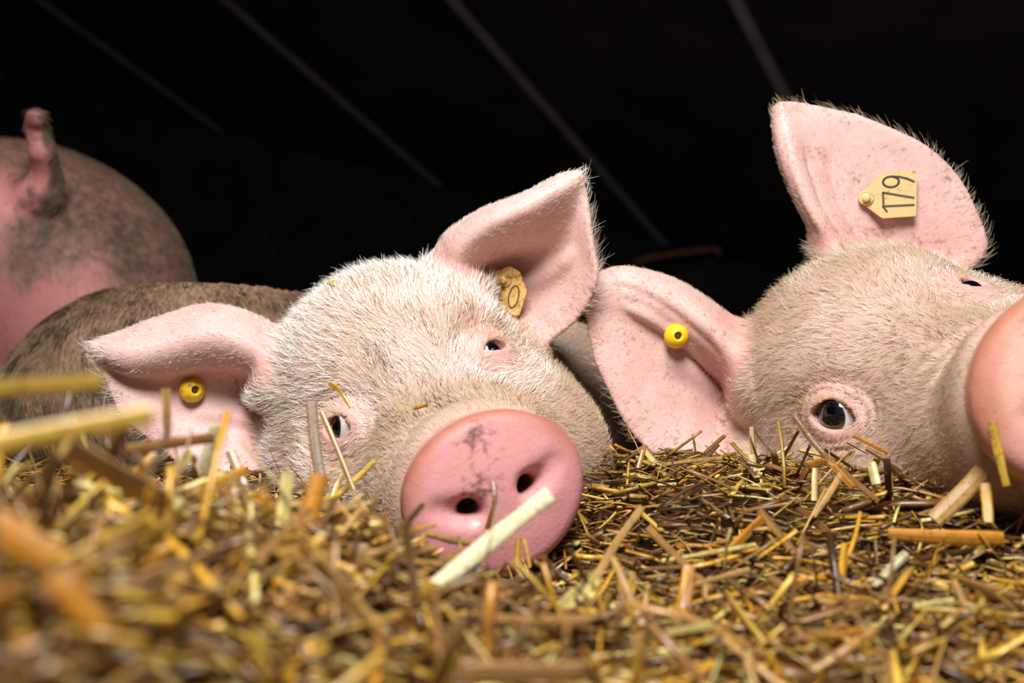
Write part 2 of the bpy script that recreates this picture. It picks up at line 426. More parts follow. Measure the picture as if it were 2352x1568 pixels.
ear2L = make_ear([
 [(1690, 765, .86), (1712, 770, .845), (1730, 860, .80), (1715, 930, .81), (1695, 940, .86), (1690, 1000, .84), (1720, 1060, .80)],
 [(1640, 715, .86), (1645, 712, .845), (1655, 770, .81), (1660, 830, .82), (1650, 880, .862), (1640, 980, .845), (1660, 1075, .81)],
 [(1560, 665, .85), (1558, 655, .838), (1565, 700, .815), (1575, 760, .822), (1575, 810, .84), (1575, 940, .835), (1600, 1070, .812)],
 [(1480, 640, .845), (1478, 628, .835), (1482, 660, .818), (1490, 710, .82), (1495, 770, .83), (1500, 900, .828), (1520, 1050, .815)],
 [(1420, 632, .84), (1417, 622, .832), (1418, 645, .822), (1420, 690, .822), (1422, 740, .826), (1425, 840, .825), (1440, 970, .82)],
 [(1362, 650, .835), (1358, 640, .83), (1355, 655, .826), (1350, 680, .825), (1350, 710, .826), (1356, 760, .827), (1372, 830, .826)]],
 ridges=[((.62, .50), .15, .8, .028, .004), ((.74, .70), .05, .6, .03, .004), ((.46, .36), .15, .85, .025, -.004)])
ear2R = make_ear([
 [(1885, 575, .86), (1880, 570, .85), (1920, 580, .835), (1980, 590, .845), (2050, 600, .855), (2130, 610, .85), (2200, 618, .84)],
 [(1868, 515, .86), (1860, 512, .85), (1890, 525, .828), (1950, 530, .845), (2040, 540, .852), (2150, 560, .845), (2262, 575, .835)],
 [(1832, 440, .858), (1825, 440, .848), (1855, 465, .828), (1910, 460, .845), (2010, 450, .848), (2130, 450, .842), (2240, 490, .835)],
 [(1805, 370, .855), (1797, 370, .848), (1825, 390, .83), (1880, 375, .845), (1970, 350, .846), (2080, 355, .842), (2190, 400, .838)],
 [(1792, 310, .853), (1785, 310, .847), (1805, 320, .835), (1850, 300, .843), (1920, 285, .845), (2010, 295, .843), (2110, 330, .84)],
 [(1785, 255, .85), (1778, 250, .847), (1790, 240, .842), (1820, 238, .843), (1860, 245, .844), (1910, 255, .844), (1970, 268, .843)]],
 ridges=[((.40, .44), .05, .75, .02, -.003), ((.50, .56), .02, .7, .022, -.003), ((.27, .33), .1, .9, .025, -.004), ((.66, .62), .02, .4, .03, -.003)])

W1 = lambda l: HW(R1, T1, l); W2 = lambda l: HW(R2, T2, l)
pig1 = dict(hl=.0115, R=R1, T=T1, S=1.0, ears=[ear1R, ear1L], head=True, seed=1,
    eyes=[dict(open=.0042, a=.0165, tilt=15, z=.006, nx=.60, sink=.0088), dict(open=.0080, a=.0140, tilt=-14, z=-.008, x=.016, y=.052, gu=-.50, nx=.62)],
    body=[(W1((-.10, 0, -.03)), PX(1250, 985, 1.02), .098, .098, .05), (PX(1290, 990, 1.02), PX(1420, 1010, 1.70), .100, .15, .05)])
pig2 = dict(hl=.0085, ear_dirt=.46, disc_col=(222, 166, 146), disc=1.10, R=R2, T=T2, S=1.045, ears=[ear2R, ear2L], head=True, seed=2,
    eyes=[dict(open=.0070, a=.0125, tilt=30, y=.060, z=.002, x=.0, nz=.45, er=.0150, sink=.0100), dict(open=.0100, a=.0185, tilt=-36, z=-.001, x=.006, gu=-.22, nx=.85, er=.0178, sink=.0140)],
    body=[(W2((-.10, 0, -.03)), PX(2080, 1010, 1.12), .092, .12, .05), (PX(2080, 1010, 1.12), PX(2300, 1080, 1.85), .12, .18, .05)])

def face_look(c):
    """skin colour, dirt and wetness at every vertex"""
    L, on, inner, es, et, V = c['L'], c['on'], c['inner'], c['es'], c['et'], c['V']
    y = np.abs(L[:, 1]); n1 = val_noise(V, 28, 3, 3); n2 = val_noise(V, 70, 9, 3)
    col = np.tile(np.array(LIN(188, 160, 142)), (len(V), 1))
    def mixc(w, rgb): col[:] = col * (1 - w[:, None]) + np.array(LIN(*rgb)) * w[:, None]
    q = L - DISC_C; zz = q @ DISC_U; ww = q @ DISC_N; k = np.sqrt((L[:, 1] / .0545) ** 2 + (zz / .047) ** 2)
    disc = sstep(-.0125, -.007, ww) * (1 - sstep(1.10, 1.2, k)); c['disc'] = disc
    rho = np.full(len(V), 9.)
    for e in c['ef']: rho = np.minimum(rho, np.linalg.norm(L - e['p'], axis=1))
    mixc(.55 * sstep(.45, .7, n1) * (1 - disc) * (1 - on), (166, 140, 112))
    mixc(.7 * (1 - sstep(.016, .036, rho)), (218, 168, 160))
    mixc(disc, c.get('disc_col', (216, 150, 150))); 
    rim = disc * sstep(.74, 1.0, k) * sstep(-.02, .02, zz); mixc(.85 * rim, (160, 94, 64))
    mixc(disc * sstep(.62, .9, k) * (1 - sstep(-.02, .01, zz)) * .5, (200, 122, 136))
    mixc(on * inner, (222, 182, 174)); mixc(on * (1 - inner) * .8, (214, 160, 146))
    mixc(on * inner * (1 - sstep(.0, .35, es)) * .5, (205, 130, 118))
    dirt = .12 + .55 * sstep(.42, .62, n1) * (1 - disc)
    dirt = np.where(disc > .5, .42 + .75 * np.exp(-((L[:, 1] + .006) / .018) ** 2 - ((zz - .006) / .010) ** 2) + .85 * np.exp(-((L[:, 1] + .001) / .010) ** 2 - ((zz - .035) / .008) ** 2), dirt)
    dirt = dirt * (1 - on * inner) + on * inner * (c.get('ear_dirt', .30) + .5 * (1 - sstep(.05, .35, es)) * sstep(.5, .65, et) + .25 * n1)
    dirt += .45 * np.exp(-((rho - .045) / .02) ** 2) * sstep(.45, .6, n2)
    c['dirt'] = np.clip(dirt, 0, 1.3); c['wet'] = np.clip(disc * .95 * (1 - sstep(.7, .95, k)) + .15 * on * inner, 0, 1)
    c['rho'] = rho; c['n1'] = n1; c['n2'] = n2; c['skin'] = col
def face_hair(c, n, white, tan, dark):
    rng = np.random.default_rng(c['seed'] + 10)
    L, on, inner, es, et = c['L'], c['on'], c['inner'], c['es'], c['et']
    muzz = sstep(.085, .15, L[:, 0])
    dens = (1 - .1 * muzz) * (1 - sstep(.0, .4, c['disc'])) * sstep(.009, .020, c['rho'])
    edge = np.clip(1 - np.minimum(np.minimum(et, 1 - et) * 9, (1 - es) * 7), 0, 1) * on
    dens = dens * (1 - on) + on * (.6 * (1 - inner) + (.22 + .5 * (et < .45)) * inner + .7 * edge)
    # only where it could be seen from about here
    dens = dens * sstep(-.75, -.35, (c['VN'] * nrm(CAM - c['V'])).sum(1)) * (1 - sstep(1.25, 1.4, (c['V'] - CAM) @ FW))
    P, N, vi = sample_faces(c['V'], c['F'], c['VN'], dens, n, rng)
    l = ((P - c['T']) @ c['R']) / c['S']
    flow = np.stack([-np.ones(n), .55 * l[:, 1] / .09, .45 * (l[:, 2] + .03) / .09], 1)
    # swirl away from the eyes
    for e in c['ef']:
        q = l - e['p']; r = np.linalg.norm(q, axis=1, keepdims=True); flow += 1.2 * nrm(q) * np.exp(-(r / .03) ** 2)
    g = 6.0 * (np.stack([val_noise(P, 30, 5 + k) for k in range(3)], 1) - .5) * .25
    flow = nrm(flow + g) @ c['R'].T
    o = on[vi] > .35; k = np.maximum(c['eid'][vi], 0)
    if c['cat'] is not None:
        ed = c['cat']['D'][k] + (np.where(et[vi] > .5, 1, -1) * np.clip(np.abs(et[vi] - .5) * 2, 0, 1))[:, None] * c['cat']['E'][k] * .9
        flow[o] = nrm(ed[o])
    flow = nrm(flow + rng.normal(0, .22, (n, 3)))
    tang = nrm(flow - (flow * N).sum(1, keepdims=True) * N)
    lift = rng.uniform(.15, .60, n) * (1 - .3 * muzz[vi]); lift[o] = .45
    D1 = nrm(tang + N * (lift + .25)[:, None]); D2 = nrm(tang + N * (lift - .35)[:, None] + rng.normal(0, .15, (n, 3)))
    ln = c['hl'] * (1 - .35 * sstep(.0, -.05, l[:, 2]) - .4 * muzz[vi]); ln = ln * (.55 + .45 * sstep(.01, .04, c['rho'][vi])) * rng.uniform(.55, 1.25, n) * (1 + .4 * sstep(.035, .075, l[:, 2]))
    eg = edge[vi]
    ln[o] = ((.003 + .0055 * (1 - inner[vi]) + .0055 * eg) * rng.uniform(.5, 1.4, n))[o]
    rad = np.full(n, .00013) * rng.uniform(.7, 1.25, n); rad[o] *= .72; rad *= 1 - .25 * muzz[vi]
    f = np.clip(c['n1'][vi] * 1.2 + rng.normal(0, .16, n) - .12 + c.get('hair_dirt', 0), 0, 1)
    f = np.clip(f + c['tanmask'][vi], 0, 1)
    a = sstep(.35, .85, f)[:, None]; col = np.array(white) * (1 - a) + np.array(tan) * a
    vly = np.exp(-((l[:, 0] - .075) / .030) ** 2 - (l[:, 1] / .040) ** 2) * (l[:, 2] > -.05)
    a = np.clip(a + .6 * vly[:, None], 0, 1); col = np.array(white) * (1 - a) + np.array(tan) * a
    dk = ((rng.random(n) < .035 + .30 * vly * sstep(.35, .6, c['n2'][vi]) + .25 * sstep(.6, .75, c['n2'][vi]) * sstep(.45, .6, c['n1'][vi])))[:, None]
    col = np.where(dk, np.array(dark), col)
    return P, D1, D2, ln, rad, col
WHITE, TAN, DARKH = LIN(252, 248, 240), LIN(200, 176, 142), LIN(84, 70, 54)
def base_loc(c): 
    p = c['T'] + c['S'] * (c['R'] @ np.array([-.1, 0, -.1])); return np.array([p[0], p[1], .40])

def finish_face_pig(c, label, nhair):
    loc = base_loc(c)
    o = mesh_obj('pig', c['V'], c['F'], M_skin, loc=loc)
    add_col(o, 'skin', c['skin']); add_float(o, 'dirt', c['dirt']); add_float(o, 'wet', c['wet'])
    tag(o, label, 'pig', 'pigs resting in the straw')
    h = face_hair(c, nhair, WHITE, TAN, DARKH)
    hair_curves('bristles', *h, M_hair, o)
    c['obj'] = o; return o

BOX1 = (C2W((-.37, -.25, .50)) , C2W((.125, .19, .93)))
def fbox(x0, x1, y0, y1, z0, z1):                                      # world box around a set of camera-frame corners
    p = C2W(np.array([(a, b, c) for a in (x0, x1) for b in (y0, y1) for c in (z0, z1)])); return p.min(0), p.max(0)
build_pig('pig', pig1, fbox(-.37, .135, -.19, .155, .53, .93), .0023, (np.array([-.35, .60, .22]), np.array([.50, 1.95, .70])), .009)
L = pig1['L']
face_look(pig1)
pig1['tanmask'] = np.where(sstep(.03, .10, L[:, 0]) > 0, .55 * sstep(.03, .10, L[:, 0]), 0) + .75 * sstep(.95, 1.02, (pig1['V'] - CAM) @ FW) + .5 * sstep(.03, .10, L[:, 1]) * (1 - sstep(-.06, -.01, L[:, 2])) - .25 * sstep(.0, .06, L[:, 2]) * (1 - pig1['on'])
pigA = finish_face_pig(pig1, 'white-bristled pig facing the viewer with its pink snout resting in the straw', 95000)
build_pig('pig', pig2, fbox(.05, .50, -.16, .215, .49, .93), .0023, (np.array([.05, .60, .22]), np.array([1.1, 2.1, .70])), .009)
face_look(pig2)
pig2['tanmask'] = .40 + .15 * sstep(.02, .08, pig2['L'][:, 0])
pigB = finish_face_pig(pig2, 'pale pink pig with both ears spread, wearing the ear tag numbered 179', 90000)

# ------------------------------------------------------------------ eyes, lashes
def eye_material():
    m, nt, b = new_mat('eye', .06, spec=.6); N = NT(nt)
    z = N.n('ShaderNodeSeparateXYZ'); N.l(N.n('ShaderNodeTexCoord').outputs['Object'], z.inputs[0])
    f = N.math('DIVIDE', z.outputs['Z'], .0135)
    N.l(N.ramp(f, [(.0, LIN(205, 180, 172)), (.70, LIN(222, 214, 210)), (.745, LIN(28, 22, 24)), (.80, LIN(22, 20, 26)), (.90, LIN(6, 7, 10))]), b.inputs['Base Color'])
    b.inputs['Coat Weight'].default_value = .6; b.inputs['Coat Roughness'].default_value = .03
    return m
M_eye = eye_material()
M_lash = hair_material('lashes')
def add_eyes(c):
    o = c['obj']; rng = np.random.default_rng(c['seed'] + 50)
    for e in c['ef']:
        S, R, T = c['S'], c['R'], c['T']
        ctr = T + S * (R @ (e['p'] - e['n'] * e.get('sink', .0102))); r = .0135
        u = np.linspace(0, 2 * np.pi, 33)[:-1]; v = np.linspace(0, np.pi, 25)
        V = np.array([[r * math.sin(b) * math.cos(a), r * math.sin(b) * math.sin(a), r * (math.cos(b) + .06 * max(0, math.cos(b)) ** 6)] for b in v for a in u])
        F = [(i * 32 + j, i * 32 + (j + 1) % 32, (i + 1) * 32 + (j + 1) % 32, (i + 1) * 32 + j) for i in range(24) for j in range(32)]
        eo = mesh_obj('eyeball', V + ctr, F, M_eye, o, loc=ctr); eo.scale = (e.get('er', .0135) / .0135,) * 3
        g = R @ nrm(e['n'] + e.get('gu', 0) * e['u'] + e.get('gv', 0) * e['v'])
        eo.rotation_euler = Vector(g).to_track_quat('Z', 'Y').to_euler()
        # lashes along the upper lid
        n = 24; t = rng.uniform(-.75, .9, n); a = e.get('a', .0125)
        vv = e['open'] * (1 - t ** 2) ** .8 + e.get('arch', .0015) * (1 - t ** 2) + .0012
        Pl = e['p'] + t[:, None] * a * e['u'] + vv[:, None] * e['v'] + .003 * e['n']
        P = T + S * (Pl @ R.T)
        D1 = nrm((e['n'] * .7 + e['v'] * .6 + (t * .5 - .2)[:, None] * e['u'] + rng.normal(0, .14, (n, 3))) @ R.T); D2 = nrm((e['n'] * .9 + e['v'] * .1 + (t * .6 - .3)[:, None] * e['u'] + rng.normal(0, .14, (n, 3))) @ R.T)
        hair_curves('eyelashes', P, D1, D2, rng.uniform(.008, .014, n), np.full(n, .00016), np.tile(LIN(226, 196, 140), (n, 1)), M_lash, o)
add_eyes(pig1); add_eyes(pig2)

# ------------------------------------------------------------------ ear tags
def tag_material(name, col, dcol, thr):
    m, nt, b = new_mat(name, .45, col); N = NT(nt); co = N.n('ShaderNodeTexCoord').outputs['Object']
    f = N.math('ADD', N.math('MULTIPLY', N.noise(co, 260, 5, .7), .6), N.math('MULTIPLY', N.noise(co, 90, 3), .4))
    N.l(N.mix(N.ramp(f, [(thr, (0, 0, 0)), (thr + .12, (1, 1, 1))]), col, dcol), b.inputs['Base Color'])
    return m
M_tagA = tag_material('tag_plastic', LIN(222, 190, 132), LIN(140, 92, 46), .56)
M_tagB = tag_material('tag_plastic_soiled', LIN(224, 180, 104), LIN(112, 72, 32), .50)
M_but = tag_material('button_plastic', LIN(240, 200, 22), LIN(120, 78, 20), .60)
M_but2 = tag_material('button_plastic_soiled', LIN(236, 196, 30), LIN(96, 62, 22), .53)
M_ink, _, _ = new_mat('tag_ink', .6, LIN(70, 68, 62))
M_hole, _, _ = new_mat('pin_tip', .5, LIN(52, 56, 40))
def plane_frame(n, tilt=0):
    x = nrm(RT - (RT @ n) * n); return x, np.cross(n, x)
def stroke(pts, w, th, o3):
    """flat raised ribbon of ink through pts in the tag plane"""
    parts = []
    pts = np.asarray(pts, float)
    for a, b in zip(pts[:-1], pts[1:]):
        d = nrm(b - a); nn = np.array([-d[1], d[0]]) * w / 2; a2, b2 = a - d * w * .3, b + d * w * .3
        q = [a2 - nn, b2 - nn, b2 + nn, a2 + nn]
        V = np.array([o3(*p, 0) for p in q] + [o3(*p, th) for p in q])
        parts.append((V, [(3, 2, 1, 0), (4, 5, 6, 7), (0, 1, 5, 4), (1, 2, 6, 5), (2, 3, 7, 6), (3, 0, 4, 7)]))
    return join(parts)
def plate(poly, th, o3):
    n = len(poly); V = [o3(*p, -th) for p in poly] + [o3(*p, 0) for p in poly]
    return np.array(V), [tuple(range(n))[::-1], tuple(range(n, 2 * n))] + [(i, (i + 1) % n, n + (i + 1) % n, n + i) for i in range(n)]
def rounded(poly, r, k=4):
    out = []; n = len(poly); poly = np.asarray(poly, float)
    for i in range(n):
        p, a, b = poly[i], poly[i - 1], poly[(i + 1) % n]; u, v = nrm(a - p), nrm(b - p); rr = min(r, np.linalg.norm(a - p) * .4, np.linalg.norm(b - p) * .4)
        for t in np.linspace(0, 1, k): out.append((1 - t) ** 2 * (p + u * rr) + 2 * t * (1 - t) * p + t * t * (p + v * rr))
    return out
def lathe(prof, o3, n=24):
    V = [o3(r * math.cos(2 * math.pi * j / n), r * math.sin(2 * math.pi * j / n), h) for r, h in prof for j in range(n)]
    m = len(prof); F = [(i * n + j, i * n + (j + 1) % n, (i + 1) * n + (j + 1) % n, (i + 1) * n + j) for i in range(m - 1) for j in range(n)]
    F.append(tuple(range((m - 1) * n, m * n))); F.append(tuple(range(n))[::-1]); return np.array(V), F
def flag_tag(pig, ear, bx, by, poly, strokes, mat, nvec, lift, label, sw):
    p, n, d, _ = ear_at(ear, bx, by); n = nrm(nvec) if nvec is not None else nrm(n + 1.2 * nrm(CAM - p)); x, y = plane_frame(n)
    org = p + nrm(CAM - p) * lift; sc = ((org - CAM) @ FW) / FPX / abs(x @ RT)
    sy = ((org - CAM) @ FW) / FPX / abs(y @ UP)
    o3 = lambda a, b, h: org + x * a * sc + y * b * sy + n * h
    P2 = [(a - bx, by - b) for a, b in poly]
    t = mesh_obj('ear_tag', *plate(rounded(P2, 4.5), .0022, o3), mat, pig, smooth=False, loc=org); t['label'] = label
    pr = .0062 / sc
    mesh_obj('tag_stud', *lathe([(pr, 0), (pr, .0012), (pr * .86, .0022), (pr * .80, .0014), (pr * .62, .0016), (pr * .55, .0042), (pr * .40, .0052)], o3), mat, t, loc=org).matrix_parent_inverse = Matrix.Translation(pig.location + (t.location - pig.location)).inverted()
    for st in strokes:
        mesh_obj('tag_digit', *stroke([(a - bx, by - b) for a, b in st], sw, .0003, o3), M_ink, t, smooth=False, loc=org)
    return t
oval = lambda cx, cy, a, b, rot, a0=0, a1=360, n=20: [(cx + a * math.cos(q) * math.cos(rot) - b * math.sin(q) * math.sin(rot), cy + a * math.cos(q) * math.sin(rot) + b * math.sin(q) * math.cos(rot)) for q in np.radians(np.linspace(a0, a1, n))]
flag_tag(pigB, ear2R, 1988, 456, [(1972, 462), (1972, 449), (2022, 400), (2094, 395), (2097, 497), (2025, 502)],
   [[(2034, 487), (2025, 475), (2091, 472)], [(2026, 470), (2024, 444), (2090, 456)], oval(2040, 420, 17, 12, 0) , [(2044, 408), (2058, 409), (2074, 413), (2089, 420)]],
   M_tagA, None, .010, 'cream plastic ear tag printed 179', 4.5)
flag_tag(pigA, ear1R, 1155, 642, [(1119, 629), (1166, 611), (1189, 624), (1206, 668), (1188, 724), (1178, 724), (1138, 698)],
   [oval(1176, 681, 26, 11, math.radians(-77))], M_tagB, None, .036, 'soiled ochre ear tag showing a 0', 3.0)
def dome_tag(pig, ear, bx, by, r, off, mat, label):
    p, n, d, _ = ear_at(ear, bx, by); v = nrm(CAM - p); n = nrm(v + RT * off[0] + UP * off[1]); x, y = plane_frame(n)
    org = p + v * .006; o3 = lambda a, b, h: org + x * a + y * b + n * h
    prof = [(r * .8, -.002), (r, .001)] + [(r * math.cos(q), .0015 + r * .95 * math.sin(q)) for q in np.linspace(.1, 1.22, 9)] + [(r * .30, .0012 + r * .80), (r * .26, .001 + r * .62)]
    t = mesh_obj('ear_tag', *lathe(prof, o3, 28), mat, pig, loc=org); t['label'] = label
    mesh_obj('tag_pin', *lathe([(r * .27, r * .45), (r * .25, r * .80), (r * .14, r * .86)], o3, 16), M_hole, t, loc=org)
dome_tag(pigA, ear1L, 441, 898, .0104, (.42, .0), M_but2, 'dirty yellow round ear stud')
dome_tag(pigB, ear2L, 1547, 779, .0102, (.22, .02), M_but, 'bright yellow round ear stud')

# ------------------------------------------------------------------ the two pigs behind
def body_pig(prims, carve, box, h, loc, label, look, nhair, hairlen, seed):
    def fn(P, ear):
        d = None
        for p in prims:
            k = p[-1]; e = ell(P, p[1], p[2]) if p[0] == 'e' else rcone(P, p[1], p[2], p[3], p[4])
            d = e if d is None else smin(d, e, k)
        for (a, b, ra, rb, k) in carve: d = smax(d, -rcone(P, a, b, ra, rb), k)
        return d
    D, lo, _ = eval_grid(fn, box[0], box[1], h, None); V, F = surface_nets(D, lo, h)
    fnorm = np.cross(V[F[:, 2]] - V[F[:, 0]], V[F[:, 3]] - V[F[:, 1]]); VN = np.zeros_like(V)
    for k in range(4): np.add.at(VN, F[:, k], fnorm)
    VN = nrm(VN)
    o = mesh_obj('pig', V, F, M_mud, loc=loc); col, dirt, hcol, dens = look(V, VN)
    add_col(o, 'skin', col); add_float(o, 'dirt', dirt); add_float(o, 'wet', np.zeros(len(V)))
    tag(o, label, 'pig', 'pigs resting in the straw')
    rng = np.random.default_rng(seed)
    dens = dens * sstep(-.6, -.2, (VN * nrm(CAM - V)).sum(1)) + 1e-6
    P, N, vi = sample_faces(V, F, VN, dens, nhair, rng)
    fl = nrm(np.array([.3, -.2, -1.0]) + rng.normal(0, .25, (nhair, 3))); tg = nrm(fl - (fl * N).sum(1, keepdims=True) * N)
    hair_curves('bristles', P, nrm(tg + .45 * N), nrm(tg + .1 * N), hairlen * rng.uniform(.5, 1.3, nhair), np.full(nhair, .00022), hcol[vi] * rng.uniform(.6, 1.3, (nhair, 1)), M_hair, o)
    return o
Q = PX
def rump_look(V, VN):
    n1 = val_noise(V, 14, 21, 3); n2 = val_noise(V, 40, 22, 3)
    p = V - CAM; d = p @ FW; px = 1176 + FPX * (p @ RT) / d
    col = np.tile(np.array(LIN(192, 122, 118)), (len(V), 1))
    top = sstep(.30, .66, VN[:, 2] + .6 * (n1 - .5)); side = sstep(.45, .8, VN[:, 0] + .6 * (n1 - .5))
    mud = np.clip(np.maximum(top, side), 0, 1)[:, None]; col = col * (1 - .8 * mud) + np.array(LIN(96, 84, 62)) * .8 * mud
    patch = np.exp(-((V - Q(185, 520, 1.24)) / np.array([.045, .2, .055])) ** 2 @ np.ones(3)) + .8 * np.exp(-((V - Q(90, 480, 1.24)) / np.array([.05, .2, .035])) ** 2 @ np.ones(3)) + .8 * np.exp(-((V - Q(85, 280, 1.2)) / np.array([.04, .1, .05])) ** 2 @ np.ones(3))
    dirt = .05 + .6 * mud[:, 0] + 1.2 * patch + .25 * sstep(.55, .7, n1)
    return col, np.clip(dirt, 0, 1.2), np.tile(np.array(LIN(120, 106, 80)), (len(V), 1)), .15 + mud[:, 0]
standing = body_pig([
   ('e', Q(85, 640, 1.50), (.205, .31, .192), .05), ('e', Q(255, 800, 1.42), (.115, .15, .20), .08), ('e', Q(-85, 800, 1.42), (.115, .15, .20), .08),
   ('c', Q(80, 640, 1.6), Q(70, 660, 2.15), .20, .19, .05), ('c', Q(70, 660, 2.15), Q(70, 720, 2.45), .14, .11, .08), ('c', Q(70, 720, 2.45), Q(72, 800, 2.62), .10, .06, .06),
   ('c', Q(112, 415, 1.262), Q(97, 345, 1.225), .019, .0165, .03), ('c', Q(97, 345, 1.225), Q(84, 270, 1.215), .0165, .0125, .004), ('c', Q(84, 270, 1.20), Q(76, 300, 1.225), .0125, .012, .004),
   ('c', Q(265, 880, 1.45), (Q(265, 880, 1.5)[0], 1.50, .36), .085, .045, .06), ('c', Q(-75, 880, 1.45), (Q(-75, 880, 1.5)[0], 1.50, .36), .085, .045, .06),
   ('c', Q(190, 880, 2.1), (Q(190, 880, 2.1)[0], 2.12, .36), .07, .04, .06), ('c', Q(-30, 880, 2.1), (Q(-30, 880, 2.1)[0], 2.12, .36), .07, .04, .06),
   ('e', Q(86, 455, 1.255), (.020, .02, .016), .03)],
   [(Q(84, 560, 1.215), Q(98, 820, 1.235), .010, .016, .03), (Q(70, 452, 1.225), Q(100, 458, 1.225), .004, .004, .012)],
   (np.array([-.98, 1.05, .30]), np.array([-.32, 2.85, 1.06])), .0075, np.array([-.65, 1.5, .38]),
   'pink pig standing with its rump and upright stubby tail towards the viewer', rump_look, 22000, .010, 71)
def mud_look(V, VN):
    n1 = val_noise(V, 22, 31, 3); n2 = val_noise(V, 60, 32, 3)
    col = np.tile(np.array(LIN(140, 114, 88)), (len(V), 1)); a = sstep(.35, .65, n1)[:, None]; col = col * (1 - .6 * a) + np.array(LIN(88, 70, 50)) * .6 * a
    h = np.tile(np.array(LIN(142, 118, 88)), (len(V), 1)); b = sstep(.45, .62, n2)[:, None]; h = h * (1 - b) + np.array(LIN(60, 48, 34)) * b
    return col, .55 + .4 * n2, h, np.ones(len(V))
muddy = body_pig([
   ('e', Q(450, 905, 1.12), (.155, .19, .130), .05), ('e', Q(560, 880, 1.10), (.125, .15, .114), .05), ('e', Q(285, 935, 1.10), (.115, .16, .10), .05),
   ('c', Q(600, 880, 1.12), Q(840, 930, 1.22), .10, .075, .06), ('c', Q(840, 930, 1.22), Q(980, 960, 1.24), .07, .04, .04),
   ('c', Q(200, 985, 1.02), Q(330, 1020, .96), .05, .03, .04), ('c', Q(560, 990, 1.05), Q(640, 1040, .98), .045, .028, .04)],
   [], (np.array([-.80, .80, .24]), np.array([.0, 1.50, .62])), .0065, np.array([-.38, 1.1, .38]),
   'muddy brown-backed pig lying behind the white-bristled pig and in front of the standing one', mud_look, 34000, .010, 72)

# ------------------------------------------------------------------ barn
def dark_mat(name, c1, c2, scale, rough=.85, thr=(.4, .7)):
    m, nt, b = new_mat(name, rough, spec=.2); N = NT(nt); co = N.n('ShaderNodeTexCoord').outputs['Object']
    f = N.noise(co, scale, 6, .65); N.l(N.ramp(f, [(thr[0], c1), (thr[1], c2)]), b.inputs['Base Color']); N.bump(f, .4, .01, b); return m
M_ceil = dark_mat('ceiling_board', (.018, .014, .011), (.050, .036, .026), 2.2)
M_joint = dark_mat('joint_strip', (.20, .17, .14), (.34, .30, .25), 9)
M_wall = dark_mat('dark_masonry', (.006, .005, .004), (.035, .028, .024), 6, thr=(.45, .8))  # near-black masonry with slightly paler noise blotches
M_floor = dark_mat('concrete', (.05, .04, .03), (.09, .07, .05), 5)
M_rust, _, _ = new_mat('rusty_iron', .8, LIN(128, 78, 56))
# sloping ceiling: the strips run along CV, the boards are laid side by side along CU
vp = np.array([(2650 - 1176) / FPX, (784 - 1850) / FPX, 1.0]); CV = nrm(RT * vp[0] + UP * vp[1] + FW * vp[2])
hd = nrm([CV[0], CV[1], 0]); U0 = np.array([hd[1], -hd[0], 0]); ra = math.radians(8)
CU = U0 * math.cos(ra) + np.cross(CV, U0) * math.sin(ra); CN = np.cross(CU, CV); CN = CN if CN[2] > 0 else -CN
H = 2.0; PW = .483 * H; U1 = -.608 * H                                 # board width, and the strip nearest the right
def on_ceil(x, y):
    r = FW + (x - 1176) / FPX * RT + (784 - y) / FPX * UP; return CAM + r * (H / (r @ CN))
wp = on_ceil(1525, 548); WALL_Y = wp[1]
def cpt(u, v, w=0): return CAM + CU * u + CV * v + CN * (H + w)
v0 = -2.5; v1 = (wp - CAM) @ CV + .6
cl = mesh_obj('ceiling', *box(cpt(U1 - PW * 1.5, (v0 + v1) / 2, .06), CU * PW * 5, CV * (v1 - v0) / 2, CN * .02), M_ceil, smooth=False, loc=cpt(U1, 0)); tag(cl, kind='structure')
bd = None
for k in range(-6, 3):
    c0 = cpt(U1 + PW * (k + .5), (v0 + v1) / 2, .02)
    V_, F_ = box((0, 0, 0), CU * (PW / 2 - .021), CV * (v1 - v0) / 2, CN * .02)
    if bd is None: o = mesh_obj('board', V_ + c0, F_, M_ceil, cl, smooth=False, loc=c0); bd = o
    else:
        o = bd.copy(); COL.objects.link(o); o.location = tuple(c0)
st = None
for k in range(-6, 4):
    c0 = cpt(U1 + PW * k, (v0 + v1) / 2, .018)
    V_, F_ = box((0, 0, 0), CU * .020, CV * (v1 - v0) / 2, CN * .022)
    if st is None: o = mesh_obj('joint_strip', V_ + c0, F_, M_joint, cl, smooth=False, loc=c0); st = o
    else:
        o = st.copy(); COL.objects.link(o); o.location = tuple(c0)
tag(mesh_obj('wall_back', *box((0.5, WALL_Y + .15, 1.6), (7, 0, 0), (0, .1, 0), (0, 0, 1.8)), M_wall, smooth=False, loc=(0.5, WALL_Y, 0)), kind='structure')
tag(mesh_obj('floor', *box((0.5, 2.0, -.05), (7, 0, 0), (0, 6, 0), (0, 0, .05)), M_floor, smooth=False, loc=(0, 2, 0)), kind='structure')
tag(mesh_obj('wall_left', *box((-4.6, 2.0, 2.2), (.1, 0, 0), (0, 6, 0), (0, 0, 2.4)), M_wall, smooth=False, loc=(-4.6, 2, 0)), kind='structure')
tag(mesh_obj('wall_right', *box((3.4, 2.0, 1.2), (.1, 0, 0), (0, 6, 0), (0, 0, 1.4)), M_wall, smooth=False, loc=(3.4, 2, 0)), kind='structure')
yd = WALL_Y / math.cos(PITCH) * .985
rv, rf = tube([Q(1455, 602, yd), Q(1500, 590, yd), Q(1560, 581, yd), Q(1630, 572, yd), Q(1648, 570, yd), Q(1653, 588, yd)], .012, 8)
tag(mesh_obj('iron_bracket', rv, rf, M_rust, loc=Q(1550, 582, yd)), 'thin rusty iron rod with a bent end on the dark back wall', 'rod')

